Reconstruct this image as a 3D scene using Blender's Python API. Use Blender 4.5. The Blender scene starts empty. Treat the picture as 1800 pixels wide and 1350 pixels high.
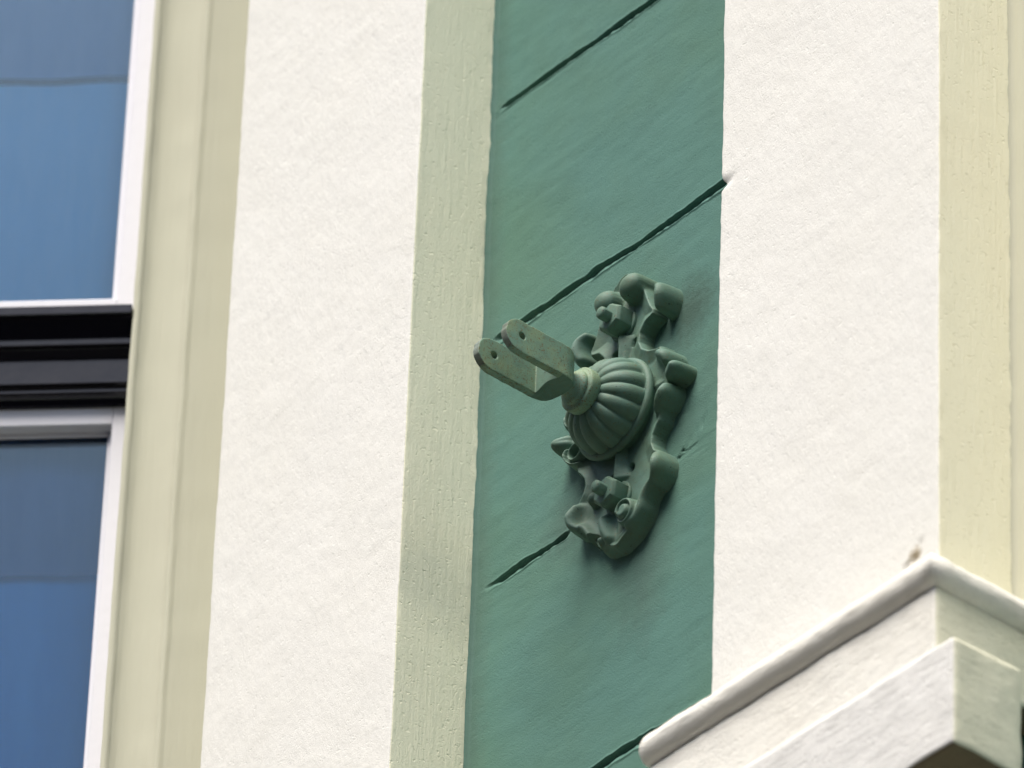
import bpy, bmesh, math, random
import numpy as np
from mathutils import Matrix, Vector, Quaternion
scene = bpy.context.scene
C = scene.collection
H = 8.462                                   # height of the bracket's axis above the street

# ------------------------------------------------------------------ camera
PITCH, AZI, ROLL = 0.64979836, 0.88729639, 0.03798549
fw = Vector((-math.sin(AZI)*math.cos(PITCH), math.cos(AZI)*math.cos(PITCH), math.sin(PITCH)))
r0 = Vector((math.cos(AZI), math.sin(AZI), 0)); u0 = r0.cross(fw)
rr = math.cos(ROLL)*r0 + math.sin(ROLL)*u0; uu = -math.sin(ROLL)*r0 + math.cos(ROLL)*u0
cam = bpy.data.cameras.new('camera'); co = bpy.data.objects.new('camera', cam); C.objects.link(co)
m = Matrix((rr, uu, -fw)).transposed().to_4x4(); m.translation = Vector((6.95502, -5.87386, 1.6))
co.matrix_world = m
cam.sensor_width = 36; cam.lens = 298.35; cam.clip_start = .1; cam.clip_end = 4000
cam.dof.use_dof = True; cam.dof.focus_distance = 11.33; cam.dof.aperture_fstop = 5.0; cam.dof.aperture_blades = 7
scene.camera = co
# ------------------------------------------------------------------ light
SUN_EL, SUN_AZ = math.radians(59), math.radians(163)      # azimuth from +Y towards +X
w = bpy.data.worlds.new('World'); scene.world = w; w.use_nodes = True
nt = w.node_tree; bg = nt.nodes['Background']; sky = nt.nodes.new('ShaderNodeTexSky')
sky.sky_type = 'NISHITA'; sky.sun_disc = False; sky.sun_elevation = SUN_EL; sky.sun_rotation = SUN_AZ
sky.air_density = 1.0; sky.dust_density = 1.5; sky.ozone_density = 1.0
hs = nt.nodes.new('ShaderNodeHueSaturation'); hs.inputs['Saturation'].default_value = .78     # thin high cloud
nt.links.new(sky.outputs[0], hs.inputs['Color']); nt.links.new(hs.outputs[0], bg.inputs[0]); bg.inputs[1].default_value = 0.13
sl = bpy.data.lights.new('sun', 'SUN'); so = bpy.data.objects.new('sun', sl); C.objects.link(so)
sl.energy = 2.7; sl.angle = math.radians(36); sl.color = (1.0, .945, .86)
sd = Vector((math.sin(SUN_AZ)*math.cos(SUN_EL), math.cos(SUN_AZ)*math.cos(SUN_EL), math.sin(SUN_EL)))
so.rotation_euler = (-sd).to_track_quat('-Z', 'Y').to_euler(); so.location = (0, 0, 30)
scene.view_settings.view_transform = 'Standard'; scene.view_settings.look = 'None'
scene.view_settings.exposure = 0.98; scene.view_settings.gamma = 1

# ------------------------------------------------------------------ helpers
def hash2(i, j, seed):
    n = (i.astype(np.int64)*374761393 + j.astype(np.int64)*668265263 + seed*974711) & 0x7fffffff
    n = ((n ^ (n >> 13))*1274126177) & 0x7fffffff
    return ((n ^ (n >> 16)) & 0xffff)/32767.5 - 1
def noise(x, y, seed=0):
    x = np.asarray(x, float); y = np.asarray(y, float); x, y = np.broadcast_arrays(x, y)
    i = np.floor(x); j = np.floor(y); fx = x-i; fy = y-j
    fx = fx*fx*(3-2*fx); fy = fy*fy*(3-2*fy); i = i.astype(np.int64); j = j.astype(np.int64)
    a = hash2(i, j, seed); b = hash2(i+1, j, seed); c = hash2(i, j+1, seed); d = hash2(i+1, j+1, seed)
    return (a*(1-fx)+b*fx)*(1-fy) + (c*(1-fx)+d*fx)*fy
def fbm(x, y, seed=0, o=4):
    return sum(noise(x*2**k, y*2**k, seed+k*17)*.5**k for k in range(o))
def root(name, loc, label=None, cat=None, group=None):
    o = bpy.data.objects.new(name, None); C.objects.link(o); o.location = loc; o.empty_display_size = .2
    if label: o['label'] = label
    if cat: o['category'] = cat
    if group: o['group'] = group
    return o
def link(name, me, mats, parent=None, smooth=True):
    o = bpy.data.objects.new(name, me); C.objects.link(o)
    for mt in (mats if isinstance(mats, (list, tuple)) else [mats]):
        me.materials.append(mt)
    if smooth: me.polygons.foreach_set('use_smooth', [True]*len(me.polygons))
    if parent: o.parent = parent
    return o
def grid_mesh(P, mat_idx=None, keep=None, flip=False):
    """P: (nv, nu, 3) array of points -> mesh of quads"""
    nv, nu = P.shape[:2]
    me = bpy.data.meshes.new('m'); idx = np.arange(nv*nu).reshape(nv, nu)
    q = np.stack([idx[:-1, :-1], idx[:-1, 1:], idx[1:, 1:], idx[1:, :-1]], -1).reshape(-1, 4)
    if flip: q = q[:, ::-1]
    if keep is not None: q = q[keep.reshape(-1)]
    me.vertices.add(nv*nu); me.vertices.foreach_set('co', P.reshape(-1).astype(np.float32))
    n = len(q); me.loops.add(n*4); me.loops.foreach_set('vertex_index', q.reshape(-1).astype(np.int32))
    me.polygons.add(n); me.polygons.foreach_set('loop_start', np.arange(0, n*4, 4, dtype=np.int32))
    if mat_idx is not None: me.polygons.foreach_set('material_index', mat_idx.reshape(-1).astype(np.int32))
    me.update(calc_edges=True); me.validate()
    return me
def bm_mesh(bm):
    bmesh.ops.recalc_face_normals(bm, faces=bm.faces[:])
    me = bpy.data.meshes.new('m'); bm.to_mesh(me); bm.free(); return me
def box(bm, x0, x1, y0, y1, z0, z1, M=None):
    vs = [bm.verts.new((x, y, z)) for x in (x0, x1) for y in (y0, y1) for z in (z0, z1)]
    if M: 
        for v in vs: v.co = M @ v.co
    for f in ((0, 1, 3, 2), (4, 6, 7, 5), (0, 4, 5, 1), (2, 3, 7, 6), (0, 2, 6, 4), (1, 5, 7, 3)):
        bm.faces.new([vs[i] for i in f])
    return vs
def extrude_profile(bm, prof, a, b, fn, closed=True):
    """prof: 2d points; fn(p, t) -> 3d; caps at both ends"""
    A = [bm.verts.new(fn(p, a)) for p in prof]; B = [bm.verts.new(fn(p, b)) for p in prof]
    n = len(prof)
    for i in range(n if closed else n-1):
        j = (i+1) % n; bm.faces.new((A[i], A[j], B[j], B[i]))
    if closed: bm.faces.new(A); bm.faces.new(B[::-1])
def evaluated(me, mods):
    """run modifiers on a mesh without operators"""
    o = bpy.data.objects.new('tmp', me); C.objects.link(o)
    for typ, props in mods:
        md = o.modifiers.new('m', typ)
        for k, v in props.items(): setattr(md, k, v)
    dg = bpy.context.evaluated_depsgraph_get(); dg.update()
    out = bpy.data.meshes.new_from_object(o.evaluated_get(dg), depsgraph=dg)
    bpy.data.objects.remove(o); return out

# ------------------------------------------------------------------ materials
class Mat:
    def __init__(s, name, rough=.85, spec=.3):
        s.m = bpy.data.materials.new(name); s.m.use_nodes = True; s.nt = s.m.node_tree
        s.b = s.nt.nodes['Principled BSDF']; s.b.inputs['Roughness'].default_value = rough
        s.b.inputs['Specular IOR Level'].default_value = spec
        s.tc = s.nt.nodes.new('ShaderNodeTexCoord'); s.nrm = None; s.col = None
    def map(s, scale=(1, 1, 1), rot=(0, 0, 0)):
        n = s.nt.nodes.new('ShaderNodeMapping'); n.inputs['Scale'].default_value = scale
        n.inputs['Rotation'].default_value = rot
        s.nt.links.new(s.tc.outputs['Object'], n.inputs['Vector']); return n.outputs[0]
    def noise(s, scale, detail=4, rough=.55, st=(1, 1, 1), rot=(0, 0, 0), dist=0):
        n = s.nt.nodes.new('ShaderNodeTexNoise'); n.inputs['Scale'].default_value = scale
        n.inputs['Detail'].default_value = detail; n.inputs['Roughness'].default_value = rough
        n.inputs['Distortion'].default_value = dist
        s.nt.links.new(s.map(st, rot), n.inputs['Vector']); return n.outputs[0]
    def ramp(s, src, stops):
        n = s.nt.nodes.new('ShaderNodeValToRGB'); cr = n.color_ramp
        while len(cr.elements) < len(stops): cr.elements.new(.5)
        for e, (p, v) in zip(cr.elements, stops):
            e.position = p; e.color = (v, v, v, 1) if not isinstance(v, tuple) else (*v, 1)
        s.nt.links.new(src, n.inputs[0]); return n.outputs[0]
    def color(s, c): s.col = c; s.b.inputs['Base Color'].default_value = (*c, 1)
    def mix(s, fac, c, mode='MIX', amt=1):
        n = s.nt.nodes.new('ShaderNodeMix'); n.data_type = 'RGBA'; n.blend_type = mode
        mth = s.nt.nodes.new('ShaderNodeMath'); mth.operation = 'MULTIPLY'; mth.inputs[1].default_value = amt
        s.nt.links.new(fac, mth.inputs[0]); s.nt.links.new(mth.outputs[0], n.inputs[0])
        if isinstance(s.col, tuple): n.inputs[6].default_value = (*s.col, 1)
        else: s.nt.links.new(s.col, n.inputs[6])
        n.inputs[7].default_value = (*c, 1)
        s.col = n.outputs[2]; s.nt.links.new(s.col, s.b.inputs['Base Color'])
    def bump(s, src, dist, strength=1):
        n = s.nt.nodes.new('ShaderNodeBump'); n.inputs['Distance'].default_value = dist
        n.inputs['Strength'].default_value = strength
        s.nt.links.new(src, n.inputs['Height'])
        if s.nrm: s.nt.links.new(s.nrm, n.inputs['Normal'])
        s.nrm = n.outputs[0]; s.nt.links.new(s.nrm, s.b.inputs['Normal'])

def plaster(name, col, warm, brush, brush_rot=(0, 0, 0), grain=.0011, dirt=.25, dirtcol=(.30, .28, .22), rough=.9, brush_amt=.0012, soft=1.0):
    M = Mat(name, rough, .25); M.color(col)
    M.mix(M.ramp(M.noise(3.2, 5), [(.40, 0.0), (.68, 1.0)]), warm, amt=.55)
    M.mix(M.ramp(M.noise(17, 6, .7), [(.50, 0.0), (.78, 1.0)]), dirtcol, amt=dirt*.35)
    M.mix(M.ramp(M.noise(210, 3, .6), [(.655, 0.0), (.74, 1.0)]), dirtcol, amt=dirt)
    M.bump(M.noise(26, 4, .6), .004, .16*soft)
    M.bump(M.noise(95, 3, .6, st=brush, rot=brush_rot), brush_amt*1.6, .8)
    M.bump(M.noise(430, 4, .72), grain*1.15, .8)
    pit = M.ramp(M.noise(150, 2, .5, st=(1, 1, 1.2)), [(.30, 0.0), (.37, 1.0)])
    M.bump(pit, .0014, .6*soft)
    return M.m
M_white = plaster('white_plaster', (.795, .78, .73), (.77, .75, .685), (1, 1, .55), (0, math.radians(35), 0), dirt=.16, soft=.5, grain=.0008, brush_amt=.0008)
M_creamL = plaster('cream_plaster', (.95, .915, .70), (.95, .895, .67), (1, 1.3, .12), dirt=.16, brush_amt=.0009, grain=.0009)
M_green = plaster('green_plaster', (.092, .205, .172), (.100, .200, .130), (.22, 1, 1.0), dirt=.5, brush_amt=.00035, soft=.3, grain=.0010, dirtcol=(.045, .085, .06), rough=.75)
def stain_or_shadow(mat, centre, radius, col, amt, nscale=28, squash=(1, 1, 1)):
    n = mat.node_tree; b = n.nodes['Principled BSDF']; src = b.inputs['Base Color'].links[0].from_socket
    tc = n.nodes.new('ShaderNodeTexCoord'); mp = n.nodes.new('ShaderNodeMapping'); mp.vector_type = 'POINT'
    mp.inputs['Scale'].default_value = [q/radius for q in squash]; mp.inputs['Location'].default_value = [-c*q/radius for c, q in zip(centre, squash)]
    ln = n.nodes.new('ShaderNodeVectorMath'); ln.operation = 'LENGTH'
    tx = n.nodes.new('ShaderNodeTexNoise'); tx.inputs['Scale'].default_value = nscale; tx.inputs['Detail'].default_value = 7; tx.inputs['Roughness'].default_value = .68
    ad = n.nodes.new('ShaderNodeMath'); ad.operation = 'MULTIPLY_ADD'; ad.inputs[1].default_value = 1.5
    rp = n.nodes.new('ShaderNodeMapRange'); rp.inputs[1].default_value = 1.9; rp.inputs[2].default_value = 1.0; rp.inputs[3].default_value = 0; rp.inputs[4].default_value = amt
    mx = n.nodes.new('ShaderNodeMix'); mx.data_type = 'RGBA'; mx.inputs[7].default_value = (*col, 1)
    n.links.new(tc.outputs['Object'], mp.inputs[0]); n.links.new(mp.outputs[0], ln.inputs[0]); n.links.new(tc.outputs['Object'], tx.inputs[0])
    n.links.new(tx.outputs[0], ad.inputs[0]); n.links.new(ln.outputs['Value'], ad.inputs[2]); n.links.new(ad.outputs[0], rp.inputs[0])
    n.links.new(rp.outputs[0], mx.inputs[0]); n.links.new(src, mx.inputs[6]); n.links.new(mx.outputs[2], b.inputs['Base Color'])
stain_or_shadow(M_green, (.02, 0, H+.0), .17, (.072, .132, .108), .6, 24, (1.05, 1, .72))
stain_or_shadow(M_green, (.115, 0, H+.12), .06, (.045, .085, .065), .8, 110)
stain_or_shadow(M_green, (.03, 0, H-.26), .10, (.070, .118, .098), .55, 40, (1.6, 1, .8))
stain_or_shadow(M_green, (-.12, 0, H-.10), .07, (.070, .12, .10), .55, 60)
stain_or_shadow(M_green, (-.32, 0, H-.2), .06, (.10, .165, .13), .5, 50, (1.6, 1, .03))
stain_or_shadow(M_green, (.33, 0, H-.2), .07, (.095, .155, .14), .6, 50, (1.4, 1, .03))
stain_or_shadow(M_white, (.706, -.1323, H-.667), .014, (.42, .34, .22), .9, 150)
stain_or_shadow(M_white, (.329, -.1323, H+.143), .006, (.40, .32, .22), .9, 150)
stain_or_shadow(M_creamL, (-.3217, -.07, H-.13), .09, (.66, .67, .54), .45, 30, (1, .6, 1.1))  # soft shadow on the cream return, painted into its colour
M_ledge = plaster('ledge_plaster', (.88, .86, .79), (.84, .79, .69), (.25, 1, 1.0), grain=.0016, dirt=.45, dirtcol=(.33, .29, .22), brush_amt=.0012)
M_ledgegrey = plaster('grey_ledge_plaster', (.80, .785, .75), (.72, .70, .66), (.2, 1, 1.0), grain=.0014, dirt=.6, dirtcol=(.30, .28, .25), brush_amt=.0012)
M_ledgecream = plaster('cream_ledge_plaster', (.78, .76, .59), (.74, .72, .57), (1, .3, 1.0), grain=.0014, dirt=.55, dirtcol=(.22, .22, .15))
M_bay = plaster('shaded_bay_plaster', (.53, .52, .405), (.50, .485, .375), (1, 1, .06), grain=.0003, dirt=.07, soft=.15, brush_amt=.0007)  # cream paint with the shade on bay and side wall put into it
M_soffit = plaster('shaded_soffit_plaster', (.22, .18, .12), (.13, .11, .08), (1, 1, 1), dirt=.7, dirtcol=(.04, .035, .03))  # brown stained; shade under the ledge also put into this colour

def iron(name, col, warm, rust):
    M = Mat(name, .62, .35); M.color(col)
    M.mix(M.ramp(M.noise(28, 5, .6), [(.42, 0.0), (.64, 1.0)]), warm, amt=.8)
    M.mix(M.ramp(M.noise(70, 4, .6), [(.52, 0.0), (.75, 1.0)]), (.10, .145, .115), amt=.5)
    M.mix(M.ramp(M.noise(360, 3, .6), [(  .555 if rust > .5 else .60, 0.0), (.66 if rust > .5 else .74, 1.0)]), (.16, .105, .035), amt=.8)
    M.mix(M.ramp(M.noise(190, 2, .5), [(.70, 0.0), (.76, 1.0)]), (.03, .035, .02), amt=.8)
    M.bump(M.noise(60, 3, .5), .0016, .35)
    M.bump(M.noise(420, 3, .6), .0006, .6)
    return M.m
M_iron = iron('painted_cast_iron', (.105, .195, .150), (.100, .165, .108), .2)
M_fork = iron('weathered_fork_paint', (.150, .262, .192), (.225, .305, .178), 1)
M_edge = iron('bare_chipped_edge', (.21, .25, .21), (.12, .145, .10), .2)

def plain(name, col, rough=.5, spec=.5, bump=None):
    M = Mat(name, rough, spec); M.color(col)
    if bump: M.bump(M.noise(bump[0], 4), bump[1], .6)
    return M
M_sash = plain('white_sash_paint', (.70, .69, .73), .55, .4, (60, .001)).m
M_wood = plain('dark_gloss_wood', (.004, .003, .006), .12, .42, (25, .0008)); M_wood.b.inputs['Coat Weight'].default_value = .0; M_wood.b.inputs['Coat Roughness'].default_value = .08; M_wood = M_wood.m
M_putty = plain('weathered_putty', (.40, .38, .28), .8, .3, (90, .002)).m

def glass_mat():
    m_ = bpy.data.materials.new('window_glass'); m_.use_nodes = True; n = m_.node_tree; n.nodes.clear()
    out = n.nodes.new('ShaderNodeOutputMaterial'); mx = n.nodes.new('ShaderNodeMixShader')
    tr = n.nodes.new('ShaderNodeBsdfTransparent'); gl = n.nodes.new('ShaderNodeBsdfGlossy')
    tr.inputs[0].default_value = (.80, .88, .96, 1); gl.inputs[0].default_value = (.80, .97, 1, 1); gl.inputs['Roughness'].default_value = .02
    fr = n.nodes.new('ShaderNodeFresnel'); fr.inputs[0].default_value = 1.42
    ad = n.nodes.new('ShaderNodeMath'); ad.operation = 'MULTIPLY_ADD'; ad.inputs[1].default_value = 1.0; ad.inputs[2].default_value = .0
    tx = n.nodes.new('ShaderNodeTexNoise'); tx.inputs['Scale'].default_value = 3; bp = n.nodes.new('ShaderNodeBump'); bp.inputs['Distance'].default_value = .004; bp.inputs['Strength'].default_value = .08
    tc = n.nodes.new('ShaderNodeTexCoord')
    n.links.new(tc.outputs['Object'], tx.inputs[0]); n.links.new(tx.outputs[0], bp.inputs['Height']); n.links.new(bp.outputs[0], gl.inputs['Normal'])
    n.links.new(fr.outputs[0], ad.inputs[0]); n.links.new(ad.outputs[0], mx.inputs[0])
    n.links.new(tr.outputs[0], mx.inputs[1]); n.links.new(gl.outputs[0], mx.inputs[2]); n.links.new(mx.outputs[0], out.inputs[0])
    return m_
M_glass = glass_mat()
def fabric(name, col, col2):
    M = Mat(name, .9, .1); M.color(col)
    M.mix(M.ramp(M.noise(6, 4, .6, st=(3, 3, .6)), [(.35, 0.0), (.7, 1.0)]), col2)
    return M.m
M_blind_pale = fabric('pale_sky_tint_blind', (.34, .76, .97), (.46, .83, .97))  # blue of the sky reflected in the pane, put into the fabric
M_blind_grey = fabric('grey_blue_blind', (.26, .36, .52), (.36, .43, .56))
M_blind_deep = fabric('deep_sky_tint_blind', (.05, .43, .82), (.07, .50, .88))  # deeper blue of reflected sky painted into the lower blind
M_blind_slate = fabric('slate_blind', (.11, .21, .38), (.15, .26, .43))
M_dark = plain('dark_room', (.03, .035, .045), .9, .1).m

# ------------------------------------------------------------------ setting
def sheet(name, pts, z, mt):
    bm = bmesh.new(); bm.faces.new([bm.verts.new((x, y, z)) for x, y in pts])
    o = link(name, bm_mesh(bm), mt, None, False); o['kind'] = 'structure'; return o
Mg = Mat('asphalt', .9, .3); Mg.color((.05, .05, .052)); Mg.mix(Mg.ramp(Mg.noise(4, 8, .7), [(.4, 0.0), (.7, 1.0)]), (.075, .073, .07)); Mg.bump(Mg.noise(120, 4), .01, .5)
sheet('ground', [(-1500, -1500), (1500, -1500), (1500, 1500), (-1500, 1500)], 0, Mg.m)
Mp = Mat('paving', .85, .3); Mp.color((.22, .21, .20)); Mp.mix(Mp.ramp(Mp.noise(3, 8, .7), [(.4, 0.0), (.7, 1.0)]), (.16, .155, .15))
bm = bmesh.new(); box(bm, -40, 40, -3.2, .15, -.1, .13)
o = link('pavement', bm_mesh(bm), Mp.m, None, False); o['kind'] = 'structure'

# ------------------------------------------------------------------ building
B = root('apartment_building', (0, 0, 0), 'cream, white and green plastered facade with a canted window bay', 'building')
YF = -.1323
Z0, Z1 = -1.5, 2.0                                   # finely modelled band of the facade, relative to H

def green_wall():
    xs = np.linspace(-.322, .345, 268)
    gz = [.7215+.4215*k for k in range(-5, 4)]
    zs = list(np.arange(Z0, Z1+.001, .008))
    for g in gz:
        if Z0 < g < Z1: zs += list(np.arange(g-.016, g+.016, .0009))
    zs = np.array(sorted(set(np.round(zs, 5)))); zs = zs[np.insert(np.diff(zs) > .0004, 0, True)]
    X, Z = np.meshgrid(xs, zs)
    Yv = .0010*fbm(X*7, Z*7, 3, 3) + .00035*fbm(X*22, Z*80, 11, 3)
    for k, g in enumerate(gz):
        n1 = noise(X*38, 0*X+k*7.3, 21+k); n2 = noise(X*120, 0*X+k*3.1, 41+k); n3 = noise(X*11, 0*X+k*5, 61)
        zc = g + .0016*n3 + .0007*n1
        wd = .0064*(1+.25*n3+.18*n1+.16*n2)
        amp = np.ones_like(X)
        if abs(g-.7215) < .01:
            amp = np.clip((X+.308)/.02, 0, 1) ; wd = wd*(.65+.5*np.clip(1-np.abs(X+.05)/.16, 0, 1))
        elif abs(g-.300) < .01: amp = np.clip((X+.304)/.02, 0, 1)
        elif abs(g+.1215) < .01:
            amp = np.clip((X+.300)/.03, 0, 1)*np.clip((-.118-X)/.02, 0, 1)
            jag = np.clip(noise(X*70, 0*X, 77)+.35, 0, 1)
            amp = np.maximum(amp, .22*jag*np.clip((X-.05)/.03, 0, 1)); wd = wd*(.8+.3*np.clip(1-np.abs(X+.24)/.08, 0, 1))
            zc = zc + .007*np.clip((X-.04)/.12, 0, 1)
        elif abs(g+.543) < .01: amp = np.clip((X+.20)/.04, 0, 1)
        t = (Z-zc)/wd
        prof = np.where(t > .4, np.clip((1-t)/.6, 0, 1)**.6, np.clip((1+t+.25*n2)/1.4, 0, 1)**1.25)
        Yv += amp*.0066*prof*(1+.2*n2)
        Yv -= amp*.0008*np.exp(-(np.abs(t)-1.15)**2*18)*(1+n1)
    # jagged hairline cracks right of the bracket
    def crack(pts, wdt, dep):
        nonlocal Yv
        for (ax, az), (bx, bz) in zip(pts[:-1], pts[1:]):
            dx, dz = bx-ax, bz-az; L = dx*dx+dz*dz
            s = np.clip(((X-ax)*dx+(Z-az)*dz)/L, 0, 1)
            d = np.hypot(X-ax-s*dx, Z-az-s*dz); Yv += dep*np.clip(1-d/wdt, 0, 1)*.6
    crack([(.10, -.117), (.107, -.108), (.112, -.112), (.12, -.098), (.128, -.103), (.137, -.088), (.147, -.084), (.155, -.07)], .0022, .004)
    crack([(.09, -.06), (.10, -.045), (.115, -.043), (.12, -.05)], .0022, .003)
    # soft swelling where the plaster meets the white return
    Yv -= .006*np.clip(1-(X+.322)/.007, 0, 1)**2
    return np.stack([X, Yv, Z+H], -1)
link('green_wall', grid_mesh(green_wall(), flip=False), M_green, B)

def pilaster(x0, x1, seed, zlo, notch=None, chips=False):
    s = [(x0, .02), (x0, -.05), (x0, -.10)]
    R = .0035
    for a in np.linspace(0, 90, 6): s.append((x0+R-R*math.cos(math.radians(a)), YF+R-R*math.sin(math.radians(a))))
    nf = 90
    for k in range(1, nf): s.append((x0+R+(x1-x0-2*R)*k/nf, YF))
    for a in np.linspace(0, 90, 6): s.append((x1-R+R*math.sin(math.radians(a)), YF+R-R*math.cos(math.radians(a))))
    for k in range(1, 26): s.append((x1, YF+R+(-YF-R+.004)*k/26))
    s.append((x1, .004))
    s = np.array(s); nu = len(s)
    zs = np.arange(zlo, Z1, .005); U, Zm = np.meshgrid(np.arange(nu), zs)
    X = s[:, 0][U]; Yv = s[:, 1][U]; cx = (x0+x1)/2
    side = np.where(X > cx, 1, -1)
    nearL = np.exp(-((X-x0)**2+(Yv-YF)**2)/.012**2); cornR = np.exp(-((X-x1)**2+(Yv-YF)**2)/.010**2); nearR = np.clip(1-np.abs(X-x1)/.02, 0, 1)
    frontf = np.clip((.01-np.abs(Yv-YF))/.01, 0, 1); bk = np.clip(1-np.abs(Yv-.004)/.02, 0, 1)
    X = X + nearL*(.0006*noise(Zm*34, 0*Zm, seed)+.0007*noise(Zm*6, 0*Zm, seed+1)+.0005*noise(Zm*110, 0*Zm, seed+8))
    X = X + cornR*(.0005*noise(Zm*40, 0*Zm, seed+2)+.0007*noise(Zm*9, 0*Zm, seed+3))
    Yv = Yv + frontf*(.0006*fbm(X*8, Zm*8, seed+4)+.0002*fbm(X*45, Zm*45, seed+6, 2))
    X = X + (1-frontf)*side*.0003*fbm(Yv*9, Zm*3, seed+5, 2)
    X = X + bk*nearR*(.0009*noise(Zm*60, 0*Zm, seed+9)+.0007*noise(Zm*9, 0*Zm, seed+10))
    if notch is not None:
        nl = np.exp(-((Zm-notch)/.007)**2)*np.clip(1-(X-x0)/.03, 0, 1)*(X < cx)
        X = X + nl*.007; Yv = Yv + nl*.006*frontf
    if chips:                                            # broken plaster just above the moulding
        for cx_, cz_, rx, rz in ((.7155, -.652, .003, .006), (.711, -.663, .003, .007), (.703, -.671, .008, .004), (.690, -.674, .008, .003)):
            Yv = Yv + .006*frontf*np.clip(1.3-np.hypot((X-cx_)/rx, (Zm-cz_)/rz)+.3*noise(X*300, Zm*300, 5), 0, 1)
    P = np.stack([X, Yv, Zm+H], -1)
    mi = np.zeros((len(zs)-1, nu-1), int); mi[:, nu-29:] = 1; mi[:, :5] = 1
    return grid_mesh(P, mi)
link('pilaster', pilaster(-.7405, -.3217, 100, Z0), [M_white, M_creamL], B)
link('pilaster', pilaster(.3255, .7488, 200, -.80, notch=.142, chips=True), [M_white, M_creamL], B)

# wall beyond the right pilaster, rounded into its return
zs = np.arange(-.80, Z1, .02)
prof = [(.7478, -.020), (.7482, -.012), (.7495, -.0065), (.7525, -.0035), (.757, -.0022), (.762, -.002), (.770, .001), (.773, .006), (.776, .001), (.79, -.001), (.83, -.001), (1.4, -.001)]
P = np.array([[(x, y+.0006*noise(z*30, x*60, 5), z+H) for x, y in prof] for z in zs])
link('side_wall', grid_mesh(P), M_bay, B)

# ---- ledge at the foot of the right pilaster
ledge = root('ledge', (0, 0, 0)); ledge.parent = B
def rough_box(x0, x1, y0, y1, z0, z1, seed, step=.006, R=.004, amp=.0007, topdrop=None):
    """box whose visible faces are subdivided and roughened; materials: 0 front, 1 right, 2 soffit"""
    bm = bmesh.new()
    nx = max(2, int((x1-x0)/step)); nz = max(2, int((z1-z0)/step)); ny = max(2, int((y1-y0)/step))
    V = {}
    def v(i, j, k):
        if (i, j, k) not in V: V[(i, j, k)] = bm.verts.new((x0+(x1-x0)*i/nx, y0+(y1-y0)*j/ny, z0+(z1-z0)*k/nz))
        return V[(i, j, k)]
    def q(a, mi): f = bm.faces.new([v(*t) for t in a]); f.material_index = mi; f.smooth = True
    for i in range(nx):
        for k in range(nz):
            q([(i, 0, k), (i+1, 0, k), (i+1, 0, k+1), (i, 0, k+1)], 0)
        for j in range(ny):
            q([(i, j, 0), (i, j+1, 0), (i+1, j+1, 0), (i+1, j, 0)], 2)
            q([(i, j, nz), (i+1, j, nz), (i+1, j+1, nz), (i, j+1, nz)], 0)
    for j in range(ny):
        for k in range(nz):
            q([(nx, j, k), (nx, j+1, k), (nx, j+1, k+1), (nx, j, k+1)], 1)
            q([(0, j, k), (0, j, k+1), (0, j+1, k+1), (0, j+1, k)], 0)
    lo = np.array([x0, y0, z0]); hi = np.array([x1, y1, z1])
    for vt in bm.verts:
        p = np.array(vt.co)
        c = np.minimum(np.maximum(p, lo+R), hi-R); d = p-c; l = np.linalg.norm(d)
        if l > R: p = c+d/l*R
        n = np.array([noise(p[0]*28+p[1]*31, p[2]*28+p[1]*17, seed+s) + .5*noise(p[0]*90+p[1]*70, p[2]*90, seed+5+s) for s in range(3)])
        vt.co = p+n*amp
    for vt in bm.verts: vt.co.z += H
    return bm
bm = rough_box(.272, .8035, -.187, -.0, -.905, -.7895, 300)
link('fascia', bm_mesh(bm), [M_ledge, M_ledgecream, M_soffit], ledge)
bm = rough_box(.228, .8465, -.1975, -.084, -1.05, -.8935, 310, amp=.0009)
for vt in bm.verts:                                     # worn, slightly sunken top edge towards the back of its return
    if vt.co.x > .835 and vt.co.z-H > -.93: vt.co.z -= .10*max(0, vt.co.y+.175)*(vt.co.z-H+.93)/.037*-0.5
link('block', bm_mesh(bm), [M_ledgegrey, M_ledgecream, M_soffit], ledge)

def torus_moulding():
    r = .0245; off = .0465; zc = -.7665
    xa, xb, yf = .3255-off, .7488+off-.003, YF-off
    path = []
    for k in range(7):                                   # rounded stop at the left end
        a = math.radians(90*k/6); path.append((xa+r*(1-math.sin(a))-r*.35+ (0), yf, math.cos(a)))
    path = [(xa-r*.9+r*(1-math.cos(math.radians(15*k))), yf, max(.02, math.sin(math.radians(15*k)))) for k in range(7)]
    n = 84
    for k in range(1, n): path.append((xa+r*.1+(xb-xa-r*.1)*k/n, yf, 1))
    path.append((xb, yf, 1))
    for k in range(1, 45): path.append((xb, yf+(.03-yf)*k/44, 1))
    path = np.array(path); xy = path[:, :2]; rad = path[:, 2]
    T = np.gradient(xy, axis=0); T /= np.linalg.norm(T, axis=1)[:, None]; Nn = np.stack([T[:, 1], -T[:, 0]], 1)
    ic = int(np.argmin(np.hypot(xy[:, 0]-xb, xy[:, 1]-yf)))
    mit = np.ones(len(xy)); mit[ic] = 1.38
    A = np.linspace(0, 2*np.pi, 37)
    P = np.zeros((len(xy), 37, 3))
    for i in range(len(xy)):
        rr_ = r*rad[i]*(1+.022*noise(i*.35, A*1.2, 330)+.02*noise(i*1.1, A*3, 340))
        P[i, :, 0] = xy[i, 0]+Nn[i, 0]*np.cos(A)*rr_*mit[i]; P[i, :, 1] = xy[i, 1]+Nn[i, 1]*np.cos(A)*rr_*mit[i]
        P[i, :, 2] = zc+H+np.sin(A)*rr_ + .0012*noise(i*.12, 0*A, 350)
    P[:, -1] = P[:, 0]
    mi = np.zeros((len(xy)-1, 36), int)
    return grid_mesh(P, mi, flip=True)
link('torus_moulding', torus_moulding(), [M_ledge], ledge)
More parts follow.
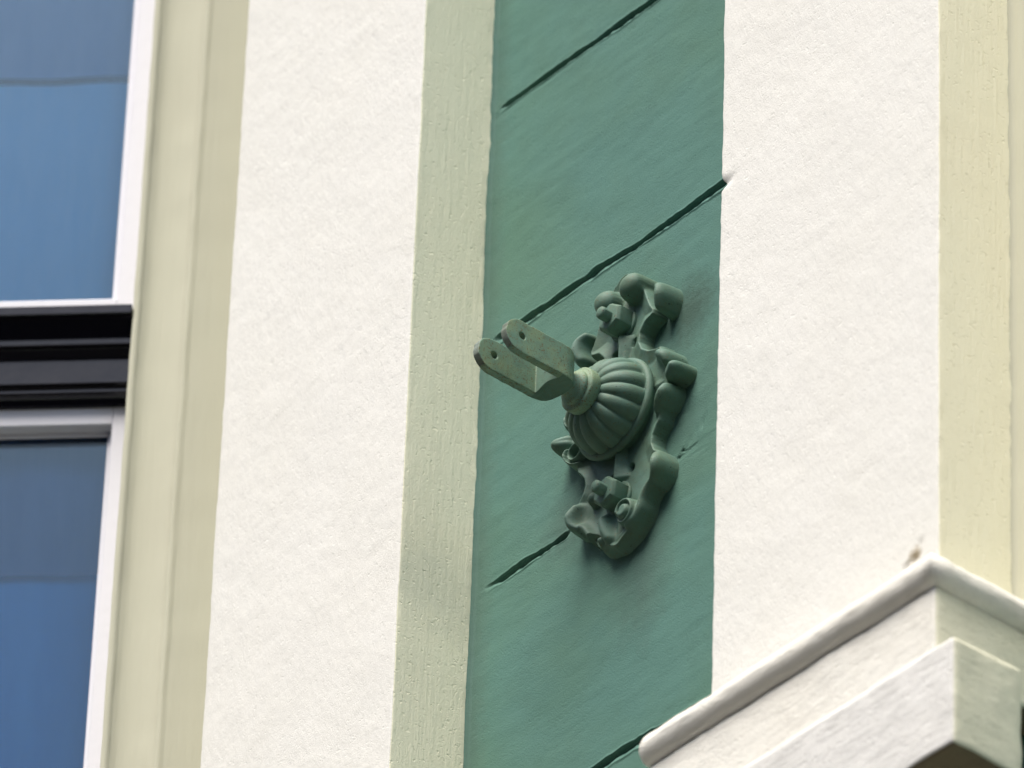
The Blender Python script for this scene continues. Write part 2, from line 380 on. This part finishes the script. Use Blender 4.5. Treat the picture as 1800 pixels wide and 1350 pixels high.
# sloping plaster wash that fills between the pilaster and the torus
bm = bmesh.new()
x0_, x1_ = .3255-.05, .7488+.049
for (a, b, c, d) in (((x0_, YF-.0515), (x1_, YF-.0515), (.7488, YF+.002), (.3255, YF+.002)), ((x1_, YF-.0515), (x1_, .02), (.7468, .02), (.7468, YF+.002))):
    vs = [bm.verts.new((a[0], a[1], H-.7535)), bm.verts.new((b[0], b[1], H-.7535)), bm.verts.new((c[0], c[1], H-.742)), bm.verts.new((d[0], d[1], H-.742))]
    ws = [bm.verts.new((v_.co.x, v_.co.y, H-.788)) for v_ in vs]
    bm.faces.new(vs); bm.faces.new(ws[::-1])
    for i in range(4): bm.faces.new((vs[i], ws[i], ws[(i+1) % 4], vs[(i+1) % 4]))
link('wash', bm_mesh(bm), M_ledge, ledge, False)

# ---- canted bay
CX = -.86; S = math.sqrt(.5)
def bay(t, n, z):            # t: to the left along the bay, n: outwards, z relative to H
    return Vector((CX-S*t+S*n, -S*t-S*n, z+H))
def rec(t, rc, zapp):        # point read on the plane 0.08 m behind the bay's face, moved along the line of sight to depth rc
    return (t, -rc, zapp-.77*(.08-rc))
WT, WB = 1.18, .17            # window opening along t
wz0, wz1 = -1.3, 1.75
cas = [(-.04, 0), (.02, 0), (.085, 0), (.089, .001), (.092, .0028), (.095, .0034), (.098, .0028), (.100, .000), (.102, -.003),
       (.108, -.007), (.118, -.011), (.130, -.0135), (.142, -.0145), (.152, -.0138), (.160, -.0115), (.164, -.0085), (.1655, -.0085), (.1665, -.004), (.174, -.0035), (.1765, -.005), (.1775, -.012), (.1776, -.16)]
zs = np.arange(Z0, Z1, .012)
def casing(mirror):
    P = np.zeros((len(zs), len(cas), 3))
    for i, z in enumerate(zs):
        for j, (t, n) in enumerate(cas):
            t2 = t+.0007*noise(z*30, j*.4, 400)*(t > .05); n2 = n+.0005*noise(z*20, j*.3, 401)
            if mirror: t2 = WT+WB-t2
            P[i, j] = bay(t2, n2, z)
    return grid_mesh(P, flip=not mirror)
bm = bmesh.new(); bm.from_mesh(casing(False)); bm.from_mesh(casing(True))
for f in bm.faces: f.smooth = True
# the bay's other faces
def quadp(bm, pts): bm.faces.new([bm.verts.new(p) for p in pts])
quadp(bm, [bay(1.34, 0, Z0), bay(1.5, 0, Z0), bay(1.5, 0, Z1), bay(1.34, 0, Z1)])
me = bpy.data.meshes.new('m'); bm.to_mesh(me); bm.free()
link('bay_wall', me, M_bay, B, False)
win = root('window', (0, 0, 0)); win.parent = B
def bay_extrude(name, prof, t0, t1, mt, parent, bev=0, smooth=False):
    """prof: list of (n, z); extruded along t"""
    bm = bmesh.new(); extrude_profile(bm, prof, t0, t1, lambda p, t: bay(t, p[0], p[1]))
    me = bm_mesh(bm)
    if bev: me = evaluated(me, [('BEVEL', dict(width=bev, segments=2, limit_method='ANGLE'))])
    return link(name, me, mt, parent, smooth)
def bay_box(bm, t0, t1, n0, n1, z0, z1):
    vs = [bm.verts.new(bay(t, n, z)) for t in (t0, t1) for n in (n0, n1) for z in (z0, z1)]
    for f in ((0, 1, 3, 2), (4, 6, 7, 5), (0, 4, 5, 1), (2, 3, 7, 6), (0, 2, 6, 4), (1, 5, 7, 3)):
        bm.faces.new([vs[i] for i in f])
# transom: (rec, zapp) profile from top to bottom
tp = [(0, .757), (0, .741), (.010, .7330), (.026, .699), (.028, .695), (.028, .684), (.036, .676), (.046, .658), (.047, .655), (.047, .613), (.055, .605), (.055, .596), (.066, .585), (.072, .572)]
tpp = [(-rc, za-.77*(.08-rc)) for rc, za in tp]
tpp += [(-.19, tpp[-1][1]), (-.19, tpp[0][1]-.002)]
bay_extrude('transom', tpp, .1775, WT-.0075, M_wood, win, .0012)
# upper sash
def sash(zb, zt, rc, stile, rail_b, rail_t, lipd=.011, s=.009):
    bm = bmesh.new(); a, b = .1780, WT-.008; n1 = -rc; n0 = -rc-lipd-.004
    bay_box(bm, a, a+stile, n0, n1, zb, zt); bay_box(bm, b-stile, b, n0, n1, zb, zt)
    bay_box(bm, a+stile, b-stile, n0, n1-.0002, zb, zb+rail_b); bay_box(bm, a+stile, b-stile, n0, n1-.0002, zt-rail_t, zt)
    # inner rebate, one small step back
    n2 = n1-lipd
    bay_box(bm, a+stile, a+stile+s, n0, n2, zb+rail_b, zt-rail_t); bay_box(bm, b-stile-s, b-stile, n0, n2, zb+rail_b, zt-rail_t)
    bay_box(bm, a+stile+s, b-stile-s, n0, n2-.0002, zb+rail_b, zb+rail_b+s); bay_box(bm, a+stile+s, b-stile-s, n0, n2-.0002, zt-rail_t-s, zt-rail_t)
    me = bm_mesh(bm); return evaluated(me, [('BEVEL', dict(width=.0018, segments=2, limit_method='ANGLE'))])
def pane(zb, zt, rc, name='pane'):
    bm = bmesh.new(); bay_box(bm, .205, WT-.035, -rc-.004, -rc, zb, zt); return link(name, bm_mesh(bm), M_glass, win, False)
UZ = tpp[0][1]
link('frame', sash(UZ-.012, 1.70, .066, .033, .074, .04), M_sash, win, False)
pane(UZ, 1.68, .0815)
LT = .572-.77*(.08-.072)
link('frame', sash(-1.25, LT+.004, .078, .029, .04, .034, .019, .008), M_sash, win, False)
pane(-1.22, LT-.02, .1015)
def blind(z0, z1, rc, mt):
    P = np.zeros((24, 40, 3))
    for i, z in enumerate(np.linspace(z0, z1, 24)):
        for j, t in enumerate(np.linspace(.19, WT-.02, 40)):
            P[i, j] = bay(t, -rc+.002*math.sin(t*40+z*3)+.003*abs(math.sin(z*19)), z)
    return grid_mesh(P)
o = link('blind', blind(UZ-.02, 1.213+.77*.0, .125, M_blind_pale), M_blind_pale, win); o['label'] = 'blind behind the upper pane, tinted pale blue as reflected sky'
o = link('blind', blind(1.218+.77*.0, 1.70, .115, M_blind_grey), M_blind_grey, win); o['label'] = 'grey blue blind roll at the top of the upper pane'
LB = .279+.77*.04
o = link('blind', blind(-1.25, LB+.01, .150, M_blind_deep), M_blind_deep, win); o['label'] = 'blind behind the lower pane, tinted deep blue as reflected sky'
o = link('blind', blind(LB, LT+.05, .140, M_blind_slate), M_blind_slate, win); o['label'] = 'slate blue blind behind the top of the lower pane'
# room shell closing the window from behind, bay core, plain storeys above and below, roof
bm = bmesh.new(); bay_box(bm, .16, WT+.01, -.30, -.27, wz0, wz1); link('room_back', bm_mesh(bm), M_dark, win, False)
bm = bmesh.new()
def wallbox(x0, x1, y0, y1, z0, z1): box(bm, x0, x1, y0, y1, z0, z1)
wallbox(-.745, 6, .02, .35, 0, H+6.5)
wallbox(-6, 6, -.10, .02, 0, H+Z0)
wallbox(-6, 6, -.10, .02, H+Z1, H+6.5)
wallbox(1.4, 6, -.10, .02, H+Z0, H+Z1)
for zz0, zz1 in ((0, H+Z0), (H+Z1, H+6.5)):
    pts = [(CX, -.1), (CX-S*1.35+.03, -S*1.35-.03), (CX-S*1.35-2.2, -S*1.35-.03), (CX-S*1.35-2.2, -.1)]
    a = [bm.verts.new((x, y, zz0)) for x, y in pts]; b = [bm.verts.new((x, y, zz1)) for x, y in pts]
    bm.faces.new(a); bm.faces.new(b[::-1])
    for i in range(4): bm.faces.new((a[i], b[i], b[(i+1) % 4], a[(i+1) % 4]))
xl = CX-S*1.5
wallbox(xl-2.2, xl, -S*1.5, -S*1.5+.2, H+Z0, H+Z1)
link('wall_core', bm_mesh(bm), M_bay, B, False)
bm = bmesh.new(); box(bm, .7488, 1.4, -.0, .03, H+Z0, H-.79); link('green_wall', bm_mesh(bm), M_green, B, False)
bm = bmesh.new(); box(bm, .34, .75, -.09, .02, H+Z0, H-.80); link('pilaster_base', bm_mesh(bm), M_ledgecream, B, False)
bm = bmesh.new(); box(bm, -6.3, 6.3, -1.6, .4, H+6.5, H+6.9); link('roof', bm_mesh(bm), M_ledge, B, False)

# ---- unseen house across the street, added behind the camera to cut off the low sky
OB = root('unseen_townhouse', (0, -15, 0), 'unseen house added across the street, behind the viewer, to block the low sky', 'building')
bm = bmesh.new(); box(bm, -45, 45, -12, 0, 0, 17.5); link('wall', bm_mesh(bm), plain('grey_render', (.13, .125, .12), .9, .2).m, OB, False)
bm = bmesh.new(); box(bm, -45.4, 45.4, -12.4, .4, 17.5, 18.0); link('cornice', bm_mesh(bm), M_ledge, OB, False)
for fl_ in range(5):
    for k in range(-8, 9):
        bm = bmesh.new(); box(bm, k*2.6-.55, k*2.6+.55, .002, .05, 1.6+fl_*3.2, 3.6+fl_*3.2)
        link('window', bm_mesh(bm), M_dark, OB, False)

# ------------------------------------------------------------------ the cast iron bracket
K = root('wall_bracket', (0, 0, H), 'green painted cast iron wall anchor with forked arm, fluted dome and scrolled backplate', 'bracket')
ZC = .007
def backplate():
    st = .0009
    xs = np.arange(-.140, .1401, st); zs = np.arange(-.262, .2701, st)
    X0, Z0_ = np.meshgrid(xs, zs)
    # slight unevenness of the casting and difference between its four quarters
    X = X0-.003+.0018*fbm(X0*18, Z0_*18, 900, 2); Z = Z0_-ZC+.0018*fbm(X0*18, Z0_*18, 920, 2)
    A = np.abs(X); Zz = np.abs(Z)
    def seg(px, pz, ax, az, bx, bz):
        dx, dz = bx-ax, bz-az; s = np.clip(((px-ax)*dx+(pz-az)*dz)/(dx*dx+dz*dz+1e-12), 0, 1)
        return np.hypot(px-ax-s*dx, pz-az-s*dz), s
    def curve(pts, n=10):                               # catmull-rom through points (x, z, half width, height)
        p = [pts[0]]+list(pts)+[pts[-1]]; out = []
        for i in range(1, len(p)-2):
            for k in range(n):
                t = k/n; a, b, c, d = [np.array(q, float) for q in p[i-1:i+3]]
                out.append(.5*((2*b)+(-a+c)*t+(2*a-5*b+4*c-d)*t*t+(-a+3*b-3*c+d)*t**3))
        out.append(np.array(pts[-1], float)); return out
    h = np.full_like(X, -.02)
    def poly_sdf(pts):
        d = np.full_like(A, 1e9); inside = np.zeros(A.shape, bool); n = len(pts)
        for i in range(n):
            (ax, az), (bx, bz) = pts[i], pts[(i+1) % n]
            dd, _ = seg(A, Zz, ax, az, bx, bz); d = np.minimum(d, dd)
            cond = ((az > Zz) != (bz > Zz)) & (A < (bx-ax)*(Zz-az)/(bz-az+1e-12)+ax); inside ^= cond
        return np.where(inside, d, -d)
    up = Z > 0
    flank = [(-.01, -.01), (.095, -.01), (.100, .02), (.090, .045)]
    sdu = poly_sdf(flank+[(.083, .064), (.073, .0645), (.0586, .0687), (.045, .079), (.0385, .092), (.039, .106), (.049, .117), (.066, .1225), (.068, .132), (.062, .142), (.052, .169), (.039, .198), (.027, .215), (.008, .229), (-.01, .231)])
    sdl = poly_sdf(flank+[(.086, .064), (.079, .071), (.0725, .081), (.071, .093), (.0745, .105), (.084, .115), (.090, .126), (.090, .145), (.080, .160), (.064, .172), (.0545, .188), (.047, .203), (.034, .2145), (.018, .223), (.004, .232), (-.01, .232)])
    sd_ = np.where(up, sdu, sdl)
    base = (.0285-.0105*np.clip(sd_/.022, 0, 1)**.8)*np.clip(sd_/.0035, 0, 1)**.45; base = np.where(sd_ < 0, -.02, base)
    h = np.maximum(h, base)
    def stroke(pts, mask=True, ox=A, oz=Zz):
        nonlocal h
        c = curve(pts)
        for a, b in zip(c[:-1], c[1:]):
            d, s = seg(ox, oz, a[0], a[1], b[0], b[1]); wd = a[2]+(b[2]-a[2])*s; ht = a[3]+(b[3]-a[3])*s
            q = np.clip(d/wd, 0, 1); v = np.where(d < wd, ht*(1-.16*np.minimum(q/.62, 1)**2)*np.where(q < .62, 1, np.clip(1-((q-.62)/.38)**1.6, 0, 1)), -.02); v = np.where(mask, v, -.02)
            v2 = np.where((base > .006) & (d >= wd*.5) & mask, .018+(ht*.85-.018)*np.exp(-np.maximum(d-wd*.6, 0)/.0055), -.02)
            h = np.maximum(h, np.maximum(v, v2))
    # --- flat ground of the plate
    # --- big C scroll: lobe, arm, inner volute
    stroke([(.0815, .127, .0110, .036), (.086, .140, .0115, .042), (.084, .153, .0105, .040), (.076, .161, .009, .034)])
    stroke([(.080, .156, .0085, .033), (.066, .164, .0085, .032), (.0555, .178, .0085, .032), (.0485, .194, .0095, .032), (.038, .205, .0100, .033), (.0265, .2075, .0100, .033)], ~up)
    stroke([(.038, .202, .013, .026), (.024, .211, .0140, .026), (.010, .215, .0150, .024), (.0, .217, .0155, .023)], ~up)
    dv = np.hypot(A-.0265, Zz-.1885); av = np.arctan2((Zz-.1895), A-.0265)
    rs = .0120 + .0034*(av/np.pi)
    vh = .041*np.clip(1-(dv/.0215)**8, 0, 1)**.5 - .008*np.exp(-((dv-rs)/.0024)**2)*np.clip((dv-.002)/.004, 0, 1)
    ball = .028+.020*np.sqrt(np.clip(1-(dv/.0205)**2, 0, 1))
    h = np.where((dv < .0205) & up, np.maximum(ball, h), h)
    h = np.where((dv < .0215) & ~up & (X > 0), np.maximum(vh, h), h)
    dl = np.hypot(A-.047, Zz-.128); h = np.where((dl < .0105) & ~up & (X < 0), np.maximum(.020+.015*np.sqrt(np.clip(1-(dl/.0105)**2, 0, 1)), h), h)
    stroke([(.030, .168, .009, .030), (.0235, .180, .0105, .037), (.0185, .197, .0115, .038), (.013, .211, .011, .034)], ~up & (X < 0))
    ball = .028+.020*np.sqrt(np.clip(1-(dv/.0205)**2, 0, 1))
    h = np.where((dv < .0215) & ~up & (X > 0), np.maximum(vh, h), h)
    dl = np.hypot(A-.047, Zz-.128); h = np.where((dl < .0105) & ~up & (X < 0), np.maximum(.020+.015*np.sqrt(np.clip(1-(dl/.0105)**2, 0, 1)), h), h)
    stroke([(.030, .168, .009, .030), (.0235, .180, .0105, .037), (.0185, .197, .0115, .038), (.013, .211, .011, .034)], ~up & (X < 0))
    dn = np.hypot((A-.049)/1.1, (Zz-.207)/1.5); h = np.where(~up & (X < 0), np.minimum(h, -.02+.055*np.clip(dn/.0165, 0, 1)**3 + (dn > .0165)), h)
    # --- shell lobes on the flank
    stroke([(.082, .046, .009, .034), (.090, .040, .0115, .040), (.097, .031, .0115, .042), (.099, .022, .009, .038)])
    stroke([(.104, .003, .0115, .036), (.1175, .001, .0130, .043), (.1180, -.003, .0120, .043)])
    h = np.maximum(h, np.where(h < 0, -.02, h))
    # rolled ends that show their hollow on the left side
    dr = np.hypot(A-.082, Zz-.030); L_ = X < 0
    h = np.where(L_ & (dr < .0175), .038*np.clip(1-(dr/.0178)**8, 0, 1)**.5-.030*np.clip(1-(dr/.0125)**2, 0, 1)**.7, h)
    # --- hollows
    for hx, hz, rr_, dp in ((.0175, .105, .0066, .014),):
        d = np.hypot(A-hx, Zz-hz); h = np.where(d < rr_, h-dp*np.clip(1-(d/rr_)**2, 0, 1)**.6, h)
    # --- rib between dome and nut
    wdr = .0085+.0085*np.clip((Zz-.082)/.035, 0, 1)-.016*np.clip((Zz-.118)/.012, 0, 1)
    rib = .0185+.014*np.clip(1-A/np.maximum(wdr, .001), 0, 1)*np.clip((.13-Zz)/.01, 0, 1)
    h = np.maximum(h, np.where((A < wdr) & (Zz < .13), rib, -.02)); h = np.maximum(h, np.where((A < .009) & (Zz < .094), .020+.008*np.clip(1-(A/.009)**3, 0, 1), -.02))
    # boss under each nut, seat under the dome
    d = np.hypot(X, Zz-.146); h = np.maximum(h, .0195*np.clip(1-(d/.0265)**6, 0, 1)-.02*(d > .0265))
    d = np.hypot(X, Z+ZC); h = np.maximum(h, .017*np.clip(1-(d/.080)**10, 0, 1)-.02*(d > .080))
    h = np.clip(h, -.008, .05)
    k = np.exp(-np.linspace(-2.2, 2.2, 5)**2/2.4); k /= k.sum()
    for _ in range(1):
        h = sum(np.roll(h, i-2, 0)*k[i] for i in range(5)); h = sum(np.roll(h, i-2, 1)*k[i] for i in range(5))
    h += .0004*fbm(X0*60, Z0_*60, 950, 2)
    top = (h > -.0035); keep = top[:-1, :-1] | top[1:, 1:] | top[:-1, 1:] | top[1:, :-1]
    return grid_mesh(np.stack([X0, -h+.0015, Z0_], -1), keep=keep)
link('backplate', backplate(), M_iron, K)

AZc = .004                                             # axis height of the arm
def revolve(rings, n=144, flute=None):
    A = np.linspace(0, 2*np.pi, n+1); P = np.zeros((len(rings), n+1, 3))
    for i, (y, r, fl) in enumerate(rings):
        m_ = np.abs(np.sin(8*A+.3)); rad = r*(1-fl*(1-m_**.42)); yy = y+fl*.03*(1-m_**.42)
        P[i, :, 0] = rad*np.cos(A); P[i, :, 1] = yy; P[i, :, 2] = rad*np.sin(A)+AZc
    P[:, -1] = P[:, 0]; return grid_mesh(P)
rg = [(-.086, .0255, 0)]
for k in range(0, 31):
    t = k/30*math.pi/2; f = min(1, k/3)*min(1, (30-k)/2)
    rg.append((-.033-.050*math.cos(t), .0255+.0445*math.sin(t), .105*f))
link('dome', revolve(rg), M_iron, K)
fl = [(-.035, .066, 0), (-.0358, .069, 0), (-.035, .0722, 0), (-.0325, .0748, 0), (-.029, .0755, 0), (-.0255, .0745, 0), (-.0235, .0715, 0), (-.022, .0690, 0), (-.010, .0695, 0), (0, .070, 0)]
link('dome_rim', revolve(fl), M_iron, K)
cl = [(-.126, .0, 0), (-.126, .0145, 0), (-.117, .0150, 0), (-.111, .0165, 0), (-.1065, .0205, 0), (-.1050, .0235, 0), (-.1025, .0252, 0), (-.1000, .0252, 0), (-.0985, .0245, 0), (-.0982, .0300, 0), (-.0970, .0318, 0), (-.0945, .0325, 0), (-.084, .0325, 0), (-.0815, .0315, 0), (-.0800, .0290, 0), (-.078, .024, 0)]
link('collar', revolve(cl, 72), M_fork, K)

def fork():
    bm = bmesh.new(); R1, R2 = .0345, .0228; yc = -.1500; tip = -.2505; hh = .0255
    path = []                                            # (outer point, inner point, half height)
    N = 26
    def hgt(y):
        s = y-tip
        return math.sqrt(max(1e-6, hh*hh-(hh-s)**2)) if s < hh else hh
    ys = [tip+hh*(1-math.cos(math.radians(a))) for a in np.linspace(4, 90, 12)]+list(np.linspace(tip+hh, yc, 8))[1:]
    side = [((R1, y), (R2, y), hgt(y)) for y in ys]
    arc = []
    for a in np.linspace(0, 180, 25)[1:-1]:
        ca, sa = math.cos(math.radians(a)), math.sin(math.radians(a))
        arc.append(((math.copysign(R1*abs(ca)**.85, ca), yc+1.0*R1*sa**.85), (R2*ca, yc-.004*sa+.20*R2*sa), hh-.0060*sa**3))
    path = side+arc+[((-x, y), (-x2, y2), h) for (x, y), (x2, y2), h in side[::-1]]
    rings = []
    for o_, i_, h in path:
        zc = AZc+.0035
        rings.append([bm.verts.new((o_[0], o_[1], zc-h)), bm.verts.new((o_[0], o_[1], zc+h)), bm.verts.new((i_[0], i_[1], zc+h)), bm.verts.new((i_[0], i_[1], zc-h))])
    for a, b in zip(rings[:-1], rings[1:]):
        for k in range(4): bm.faces.new((a[k], a[(k+1) % 4], b[(k+1) % 4], b[k]))
    bm.faces.new(rings[0]); bm.faces.new(rings[-1][::-1])
    bmesh.ops.recalc_face_normals(bm, faces=bm.faces[:])
    me = bpy.data.meshes.new('m'); bm.to_mesh(me); bm.free()
    b2 = bmesh.new(); bmesh.ops.create_cone(b2, cap_ends=True, segments=28, radius1=.0056, radius2=.0056, depth=.12, matrix=Matrix.Translation((0, -.2225, AZc+.0045)) @ Matrix.Rotation(math.pi/2, 4, 'Y'))
    cm = bpy.data.meshes.new('c'); b2.to_mesh(cm); b2.free(); cu = bpy.data.objects.new('cutter', cm); C.objects.link(cu)
    me = evaluated(me, [('BOOLEAN', dict(operation='DIFFERENCE', object=cu, solver='EXACT')), ('BEVEL', dict(width=.0022, segments=3, limit_method='ANGLE', angle_limit=math.radians(50))),
                        ('REMESH', dict(mode='VOXEL', voxel_size=.0009)), ('SMOOTH', dict(factor=.5, iterations=4))])
    bpy.data.objects.remove(cu)
    n = len(me.vertices); co_ = np.zeros(n*3, np.float32); me.vertices.foreach_get('co', co_); co_ = co_.reshape(-1, 3)
    co_[:, 1] += .0009*noise(co_[:, 2]*160, co_[:, 0]*40, 71)*(co_[:, 1] < -.24); co_[:, 2] += .0005*fbm(co_[:, 1]*110, co_[:, 0]*30, 73, 2)
    me.vertices.foreach_set('co', co_.reshape(-1)); me.update()
    # chipped bare metal on the narrow lower edges and the tips
    me.materials.clear(); nz = np.zeros(len(me.polygons)*3, np.float32); me.polygons.foreach_get('normal', nz); nz = nz.reshape(-1, 3)
    pc = np.zeros(len(me.polygons)*3, np.float32); me.polygons.foreach_get('center', pc); pc = pc.reshape(-1, 3)
    mi = ((nz[:, 1] < -.55) & (pc[:, 1] < -.225)).astype(np.int32)
    mi[(pc[:, 1] > -.150) & ~((pc[:, 0] > .026) & (nz[:, 0] > .3) & (pc[:, 1] < -.127))] = 2
    me.polygons.foreach_set('material_index', mi)
    return me
link('fork', fork(), [M_fork, M_edge, M_iron], K)

def nut_mesh(rot):
    bm = bmesh.new(); R = .0238
    ang = [rot+k*math.pi/3 for k in range(6)]
    lay = [(-.019, R), (-.0415, R), (-.0465, R*.84)]
    rings = [[bm.verts.new((r*math.cos(a), y, r*math.sin(a))) for a in ang] for y, r in lay]
    for a, b in zip(rings[:-1], rings[1:]):
        for k in range(6): bm.faces.new((a[k], a[(k+1) % 6], b[(k+1) % 6], b[k]))
    bm.faces.new(rings[0]); bm.faces.new(rings[-1])
    me = bm_mesh(bm)
    return evaluated(me, [('BEVEL', dict(width=.0011, segments=3, limit_method='ANGLE', angle_limit=math.radians(15)))])
def ring_mesh(prof, n=40, wob=0):
    A = np.linspace(0, 2*np.pi, n+1); P = np.zeros((len(prof), n+1, 3))
    for i, (y, r) in enumerate(prof):
        rad = r*(1+wob*noise(A*2, i*.3, 55)); P[i, :, 0] = rad*np.cos(A); P[i, :, 1] = y; P[i, :, 2] = rad*np.sin(A)
    P[:, -1] = P[:, 0]; return grid_mesh(P)
for z, rot in ((.153, .42), (-.139, .30)):
    nn = link('nut', nut_mesh(rot), M_iron, K); nn.location = (0, 0, z)
    ws = link('washer', ring_mesh([(-.015, .025), (-.0195, .0252), (-.0205, .0245), (-.0208, .020), (-.0208, .0)]), M_iron, nn)
    bt = link('bolt', ring_mesh([(-.03, .0092), (-.058, .0092), (-.0608, .0085), (-.0625, .0065), (-.0632, .003), (-.0634, .0)], 24, .06), M_iron, nn)
